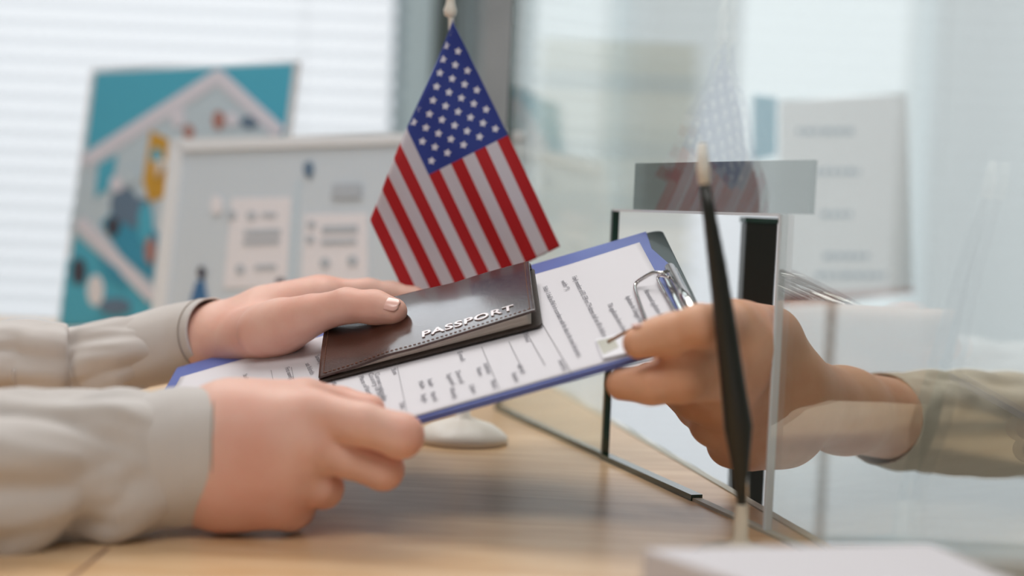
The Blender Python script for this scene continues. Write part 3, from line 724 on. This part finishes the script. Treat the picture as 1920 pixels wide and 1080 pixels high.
nc = [(P(426, 853, .748), .0352, .0262), (P(385, 854, .747), .0362, .0275), (P(330, 858, .745), .0375, .0285), (P(225, 872, .735), .0390, .0300), (P(130, 885, .722), .0400, .031), (P(40, 896, .708), .0410, .032), (P(-90, 905, .70), .0440, .034), (P(-300, 900, .69), .048, .038), (P(-560, 860, .68), .050, .044), (Vector((-0.52, .67, .058)), .052, .048), (Vector((-0.63, .68, .10)), .054, .052), (Vector((-0.72, .73, .24)), .058, .056), (Vector((-0.79, .79, .40)), .066, .064)]
def thick_cuff(path, parent, seed, fold):
    return sleeve('cuff', path, M['shirt'], parent, seed, fold, per=6)
sleeve('sleeve', [(p, a - (0.004 if i == 2 else 0), b - (0.004 if i == 2 else 0)) for i, (p, a, b) in enumerate(nc)][2:], M['shirt'], per, 1.3, 0.0055, folds=NF)
thick_cuff([(p, a - (0.005 if i == 3 else 0), b - (0.005 if i == 3 else 0)) for i, (p, a, b) in enumerate(nc[:4])], per, 4.0, 0.0004)
fc = [(P(404, 626, 1.024), .0268, .0262), (P(375, 632, 1.034), .0275, .0270), (P(320, 645, 1.040), .0285, .027), (P(205, 672, 1.035), .0315, .028), (P(140, 690, 1.035), .0300, .028), (P(90, 688, 1.03), .0330, .031), (P(40, 684, 1.03), .0345, .032), (P(-60, 700, 1.02), .034, .034), (P(-240, 720, .99), .042, .038), (P(-520, 740, .95), .048, .044), (Vector((-0.60, .97, .085)), .052, .05), (Vector((-0.69, .98, .14)), .054, .052), (Vector((-0.76, .97, .26)), .058, .056), (Vector((-0.81, .95, .40)), .066, .064)]
sleeve('sleeve', [(p, a - (0.004 if i == 2 else 0), b - (0.004 if i == 2 else 0)) for i, (p, a, b) in enumerate(fc)][2:], M['shirt'], per, 7.7, 0.0045, folds=FF)
thick_cuff([(p, a - (0.005 if i == 3 else 0), b - (0.005 if i == 3 else 0)) for i, (p, a, b) in enumerate(fc[:4])], per, 9.0, 0.0004)
def ringmesh(path, frac, dr, r=0.00045):
    (p0, a0, b0), (p1, a1, b1) = path[0], path[1]
    t = (p1 - p0).normalized(); f = frac * frac * (3 - 2 * frac)
    return seam_ring(p0.lerp(p1, frac), a0 + (a1 - a0) * f + dr, b0 + (b1 - b0) * f + dr, t, per, r=r)
ringmesh(nc, 0.42, 0.0001); ringmesh(fc, 0.55, 0.0001)
oc = [(P(1650, 785, 1.03), .034, .034), (P(1700, 790, 1.06), .037, .036), (P(1790, 795, 1.12), .041, .04), (P(1950, 800, 1.22), .045, .044), (P(2150, 800, 1.34), .05, .05)]
sleeve('sleeve', oc, M['cream'], per2, 3.3, 0.004)

# ------------------------------------------------------------------ flag
FY = 1.050
flag = thing('table_flag', 'small red white and blue stars and stripes flag on an ivory table stand', 'flag', tuple(onz(866, 828)))
fO = Vector((846, 34)); fT = Vector((204, 428)); fH = Vector((-269, 139)); fo1 = Vector((681, 426)) - fO; fo1.normalize(); fn = Vector((fo1.y, -fo1.x))
if fn.x > 0: fn = -fn                        # fn points to the folded side
def flagpt(u, v, off=0.0):
    q = fO + fT * u + fH * v
    d = (q - fO).dot(fn); along = (q - fO).dot(fo1)
    dep = 0.0035 * math.sin(u * 7 + v * 3) * (0.2 + u) + 0.0022 * math.sin(v * 14 + u * 2)
    bend = 14.0
    if d > -bend:                            # the hoist side is folded back behind the rest
        x = d + bend
        th = min(x / 9.0, 2.55); arc = 9.0 * math.sin(th); 
        if x > 9.0 * 2.55: 
            extra = x - 9.0 * 2.55; pos = arc + math.cos(2.55) * extra; dz = 9.0 * (1 - math.cos(2.55)) + math.sin(2.55) * extra
        else: pos = arc; dz = 9.0 * (1 - math.cos(th))
        nd_ = -bend + pos
        q = fO + fo1 * along + fn * nd_
        dep += dz / F * FY
        th_ = th
    else: th_ = 0
    return P(q.x + 2 * math.sin(v * 6 + u * 3), q.y, FY + dep - off)
nu, nv = 80, 91
bm = bmesh.new(); g = [[bm.verts.new(flagpt(i / nu, j / nv)) for j in range(nv + 1)] for i in range(nu + 1)]
for i in range(nu):
    for j in range(nv):
        f = bm.faces.new((g[i][j], g[i + 1][j], g[i + 1][j + 1], g[i][j + 1]))
        st = j // 7
        f.material_index = 2 if (i < nu * 0.5125 and st < 7) else (0 if st % 2 == 0 else 1)
cloth = bmobj('flag_cloth', bm, [M['red'], M['white'], M['navy']], flag, smooth=True)
s = cloth.modifiers.new('s', 'SOLIDIFY'); s.thickness = 0.0003
bm = bmesh.new()
for j in range(9):
    for i in range(11):
        if (i + j) % 2: continue
        cu_, cv_ = (i + 1) / 12 * 0.51, (j + 1) / 10 * 7 / 13
        ring = []
        for k in range(10):
            r = 0.026 if k % 2 == 0 else 0.0135; a = math.pi * k / 5
            ring.append((cu_ + r * math.cos(a) / 1.56, cv_ + r * math.sin(a)))
        for off in (0.0004, -0.0004):
            c = bm.verts.new(flagpt(cu_, cv_, off)); vr = [bm.verts.new(flagpt(a, b, off)) for a, b in ring]
            for k in range(10): bm.faces.new((c, vr[k], vr[(k + 1) % 10]))
bmobj('flag_stars', bm, M['star'], cloth)
base = onz(866, 828); top = P(843, -30, FY + 0.012)
bm = bmesh.new(); add_tube(bm, [base + Vector((0, 0, 0.018)), P(846, 38, FY + 0.01), P(843, -60, FY + 0.01)], 0.0022, 14); bmobj('flag_pole', bm, M['ivory'], flag, smooth=True)
bm = bmesh.new(); add_lathe(bm, [(0.0001, -0.004), (0.0042, -0.002), (0.005, 0.002), (0.0036, 0.006), (0.0030, 0.010), (0.0046, 0.014), (0.003, 0.022), (0.0001, 0.03)], P(844, 24, FY + 0.01), 20)
bmobj('finial', bm, M['ivory'], flag, smooth=True)
bm = bmesh.new(); add_lathe(bm, [(0.0345, 0.0), (0.0355, 0.002), (0.0350, 0.005), (0.0318, 0.008), (0.0300, 0.0095), (0.0240, 0.0135), (0.013, 0.017), (0.006, 0.0195), (0.0042, 0.028), (0.0001, 0.03)], Vector((base.x, base.y, 0)), 56)
bmobj('flag_base', bm, M['ivory'], flag, smooth=True, bevel=0)

# ------------------------------------------------------------------ posters
def plane_from(px_pts):
    """three world points -> plane origin, normal towards the camera"""
    a, b, c = px_pts; n = (b - a).cross(c - a).normalized()
    if n.y > 0: n = -n
    return a, n
def slab(pxs, o, n, off, th, name, m, parent, bevel=0):
    pts = [onplane(x, y, o, n) for x, y in pxs]; pts = [p + n * off for p in pts]
    nn_ = (pts[1] - pts[0]).cross(pts[2] - pts[0])
    if nn_.dot(n) < 0: pts = pts[::-1]
    bm = bmesh.new(); add_prism(bm, pts, n, th); bmesh.ops.recalc_face_normals(bm, faces=bm.faces)
    return bmobj(name, bm, m, parent, bevel=bevel)
def ell(cx, cy, rx, ry, n=16, rot=0):
    return [(cx + rx * math.cos(2 * math.pi * k / n) * math.cos(rot) - ry * math.sin(2 * math.pi * k / n) * math.sin(rot), cy + rx * math.cos(2 * math.pi * k / n) * math.sin(rot) + ry * math.sin(2 * math.pi * k / n) * math.cos(rot)) for k in range(n)]
# big teal poster
bl = onz(106, 622); TL = P(170, 130, bl.y + 0.05); TR = P(557, 113, bl.y - 0.17)
o1, n1 = plane_from([bl, TL, TR])
p1 = thing('poster', 'large teal poster with a white diamond outline standing behind the left arm', 'poster', tuple(bl))
BLp, TLp, TRp, BRp = (106, 617), (170, 130), (557, 113), (499, 584)
slab([BLp, TLp, TRp, BRp], o1, n1, -0.001, 0.006, 'poster_board', M['border'], p1)
ins = [(116, 616), (180, 137), (549, 120), (490, 594)]
slab(ins, o1, n1, 0.0006, 0.0012, 'teal_print', M['teal'], p1)
slab([(130, 430), (152, 318), (415, 150), (530, 255), (470, 590), (320, 590)], o1, n1, 0.0012, 0.0005, 'printed_shape', M['pale'], p1)
def band(p, q, wd, m, off=0.002):
    d = Vector((q[0] - p[0], q[1] - p[1])); nn_ = Vector((-d.y, d.x)).normalized() * wd / 2
    slab([(p[0] + nn_.x, p[1] + nn_.y), (q[0] + nn_.x, q[1] + nn_.y), (q[0] - nn_.x, q[1] - nn_.y), (p[0] - nn_.x, p[1] - nn_.y)], o1, n1, off, 0.0004, 'diamond_line', m, p1)
band((158, 305), (416, 140), 26, M['lilac']); band((408, 140), (528, 250), 26, M['lilac'], 0.0022); band((150, 414), (290, 560), 24, M['lilac'], 0.0024)
for sh, m, k in (
    ([(285, 245), (318, 262), (310, 370), (282, 380), (270, 340)], 'amber', 3), (ell(296, 292, 10, 14), 'teal', 4),
    ([(186, 310), (222, 290), (212, 350), (180, 372)], 'teal', 3), ([(190, 420), (240, 370), (300, 440), (288, 530), (230, 480)], 'teald', 3),
    (ell(235, 385, 26, 34), 'slate', 4), (ell(222, 345, 14, 16), 'lilac', 5), (ell(262, 400, 24, 30, 16, .5), 'slate', 5), (ell(246, 330, 18, 18), 'pale', 6), (ell(215, 425, 13, 18), 'figdark', 7),
    (ell(412, 226, 12, 18), 'rust', 3), (ell(437, 224, 12, 14), 'lilac', 4), (ell(470, 230, 18, 12), 'slate', 3), (ell(356, 248, 10, 14), 'rust', 3), (ell(335, 220, 14, 20), 'lilac', 3),
    (ell(276, 420, 14, 40), 'teal', 6), (ell(285, 470, 10, 26), 'rust', 7), ([(114, 610), (128, 485), (210, 560), (180, 608)], 'teal', 3), (ell(150, 510, 14, 26), 'figdark', 4), (ell(182, 545, 16, 30), 'card', 5), (ell(218, 575, 30, 16), 'slate', 4), ([(185, 480), (225, 505), (240, 545), (205, 520)], 'teald', 4)):
    slab(sh, o1, n1, 0.0012 + 0.0003 * k, 0.0003, 'printed_shape', M[m], p1)
bm = bmesh.new(); c = 0.5 * (onplane(330, 300, o1, n1) + onplane(330, 300, o1, n1)); c -= n1 * 0.006
add_prism(bm, [c + Vector((-0.03, 0, 0)), c + Vector((0.03, 0, 0)), Vector((c.x + 0.04, c.y + 0.12, 0.0)), Vector((c.x - 0.04, c.y + 0.12, 0.0))], Vector((0, 0.9, 0.3)).normalized(), 0.003); bmobj('easel_back', bm, M['border'], p1)
# pale information poster
bl2 = P(296, 628, 1.50); TL2 = P(340, 272, 1.56); TR2 = P(985, 250, 1.35)
o2, n2 = plane_from([bl2, TL2, TR2])
p2 = thing('information_poster', 'pale blue information sheet in a white frame behind the hands and the flag', 'poster', tuple(bl2))
slab([(298, 655), (340, 272), (985, 250), (985, 615)], o2, n2, 0.0, 0.006, 'poster_board', M['mint'], p2)
for q_, nm in (([(322, 262), (345, 280), (304, 655), (279, 655)], 0), ([(322, 262), (985, 246), (985, 262), (340, 284)], 1)):
    slab(q_, o2, n2, 0.003, 0.008, 'frame_edge', M['border'], p2)
slab([(436, 372), (546, 370), (538, 540), (420, 540)], o2, n2, 0.001, 0.0008, 'text_card', M['card'], p2)
slab([(572, 402), (690, 400), (690, 540), (566, 540)], o2, n2, 0.001, 0.0008, 'text_card', M['card'], p2)
slab([(556, 340), (564, 340), (550, 540), (540, 540)], o2, n2, 0.001, 0.0008, 'divider', M['pale'], p2)
for q_, m in ((((460, 432), (528, 430), (527, 442), (459, 444)), 'cardline'), (((458, 450), (526, 448), (525, 458), (457, 460)), 'cardline'), (((492, 400), (520, 400), (520, 408), (492, 408)), 'cardline'), (((480, 498), (520, 497), (518, 506), (479, 507)), 'cardline'),
              (((606, 425), (672, 423), (672, 437), (604, 438)), 'cardline'), (((604, 450), (670, 449), (670, 458), (603, 460)), 'cardline'), (((625, 346), (680, 345), (680, 372), (622, 373)), 'cardline')):
    slab(q_, o2, n2, 0.0018, 0.0006, 'text_bar', M[m], p2)
for q_, m in ((ell(580, 318, 10, 15), 'slate'), (ell(408, 385, 12, 18), 'card'), (ell(436, 404, 9, 9), 'cardline'), (ell(473, 405, 9, 8), 'cardline'), (ell(452, 506, 9, 9), 'cardline'), (ell(611, 494, 10, 10), 'cardline'), (ell(662, 490, 10, 10), 'cardline'), (ell(585, 422, 8, 8), 'cardline'), (ell(583, 450, 8, 8), 'cardline')):
    slab(q_, o2, n2, 0.0018, 0.0006, 'icon', M[m], p2)
slab([(370, 528), (384, 524), (392, 570), (392, 600), (352, 600), (360, 560)], o2, n2, 0.002, 0.0006, 'printed_figure', M['figblue'], p2)
slab(ell(380, 512, 8, 12), o2, n2, 0.0024, 0.0006, 'printed_figure', M['figdark'], p2)
slab(ell(528, 530, 9, 8), o2, n2, 0.0024, 0.0006, 'printed_figure', M['figdark'], p2)

# added panel standing in for a reflection in the screen, at the right
o3 = P(1455, 560, 1.75); n3 = Vector((-0.1, -1, 0.06)).normalized()
p3 = thing('reflection_panel', 'added white panel with faint text rows in place of a reflection in the glass', 'stand-in', (o3.x + 0.07, 1.75, ZF))
slab([(1462, 190), (1700, 175), (1712, 548), (1462, 562)], o3, n3, 0, 0.008, 'board_panel', M['card'], p3)
slab([(1412, 176), (1456, 182), (1456, 292), (1412, 300)], o3, n3, 0, 0.006, 'teal_reflection', M['teald'], p3)  # teal reflection in the glass, built as an added slab
slab([(1462, 554), (1712, 540), (1712, 550), (1462, 575)], o3, n3, 0.002, 0.003, 'red_strip', M['rust'], p3)
random.seed(4)
for y, x0, x1 in ((246, 1494, 1604), (322, 1528, 1612), (402, 1540, 1596), (480, 1544, 1628), (516, 1530, 1660)):
    x = x0
    while x < x1:
        wdt = random.choice((10, 14, 18)); slab([(x, y - 5), (min(x + wdt, x1), y - 5), (min(x + wdt, x1), y + 5), (x, y + 5)], o3, n3, 0.001, 0.0006, 'text_bar', M['slate'], p3); x += wdt + 5
boxobj('stand', (o3.x + 0.07, 1.772, ZF), (o3.x + 0.08, 1.782, 0.1), M['border'], p3)

# ------------------------------------------------------------------ counter pen in its holder, in front of the screen
YP = 0.735
b0 = P(1391, 952, YP)
pen = thing('counter_pen', 'tall tapered black counter pen leaning in its round base before the glass', 'pen', (b0.x, b0.y, 0))
pts = [(1391, 952), (1390, 915), (1388, 870), (1384, 800), (1374, 720), (1360, 610), (1345, 500), (1332, 415), (1321, 345)]
rr = [8, 13, 17, 27, 23, 20, 17, 13, 10]
bm = bmesh.new(); add_tube(bm, [P(x, y, YP - 0.02 * k / 8) for k, (x, y) in enumerate(pts)], [r / F * YP for r in rr], 20); bmobj('pen_body', bm, M['black'], pen, smooth=True)
bm = bmesh.new(); add_tube(bm, [P(1321, 345, YP - 0.02), P(1318, 310, YP - 0.021), P(1316, 268, YP - 0.022)], [0.0030, 0.0034, 0.0022], 16); bmobj('pen_cap', bm, M['ivory'], pen, smooth=True)
bm = bmesh.new(); add_lathe(bm, [(0.024, 0), (0.0245, 0.003), (0.020, 0.007), (0.008, 0.009), (0.004, 0.013), (0.0035, b0.z + 0.001), (0.003, b0.z + 0.002), (0.001, b0.z + 0.002)], Vector((b0.x, b0.y, 0)), 36)
bmobj('holder_base', bm, M['cream'], pen, smooth=True)
bm = bmesh.new(); add_tube(bm, [P(1401, 945, YP - 0.006), P(1401, 872, YP - 0.006)], 0.0006, 8); bmobj('pen_clip', bm, M['chrome'], pen, smooth=True)
# bead of the pen chain on the other side
# white pad of paper in the right foreground
pad = thing('paper_pad', 'thick white paper pad blurred at the bottom right of the desk', 'notepad', (0.14, 0.60, 0))
z1 = 0.045
q0 = onz(1205, 1028, z1); q1 = onz(1745, 1018, z1)
dirx = (q1 - q0); dirx.z = 0; dirx.normalize(); ny = Vector((dirx.y, -dirx.x, 0))
c_ = [q0, q1, q1 + ny * 0.13, q0 + ny * 0.13 + dirx * 0.05]
bm = bmesh.new(); add_prism(bm, c_[::-1], Vector((0, 0, 1)), z1 - 0.0025); bmesh.ops.recalc_face_normals(bm, faces=bm.faces); bmobj('sheets', bm, M['paper'], pad, bevel=0.001)
bm = bmesh.new(); add_prism(bm, [Vector((p.x, p.y, 0.0025)) for p in c_[::-1]], Vector((0, 0, 1)), 0.0024); bmesh.ops.recalc_face_normals(bm, faces=bm.faces); bmobj('backing_card', bm, M['cream'], pad)
bpy.context.view_layer.update()
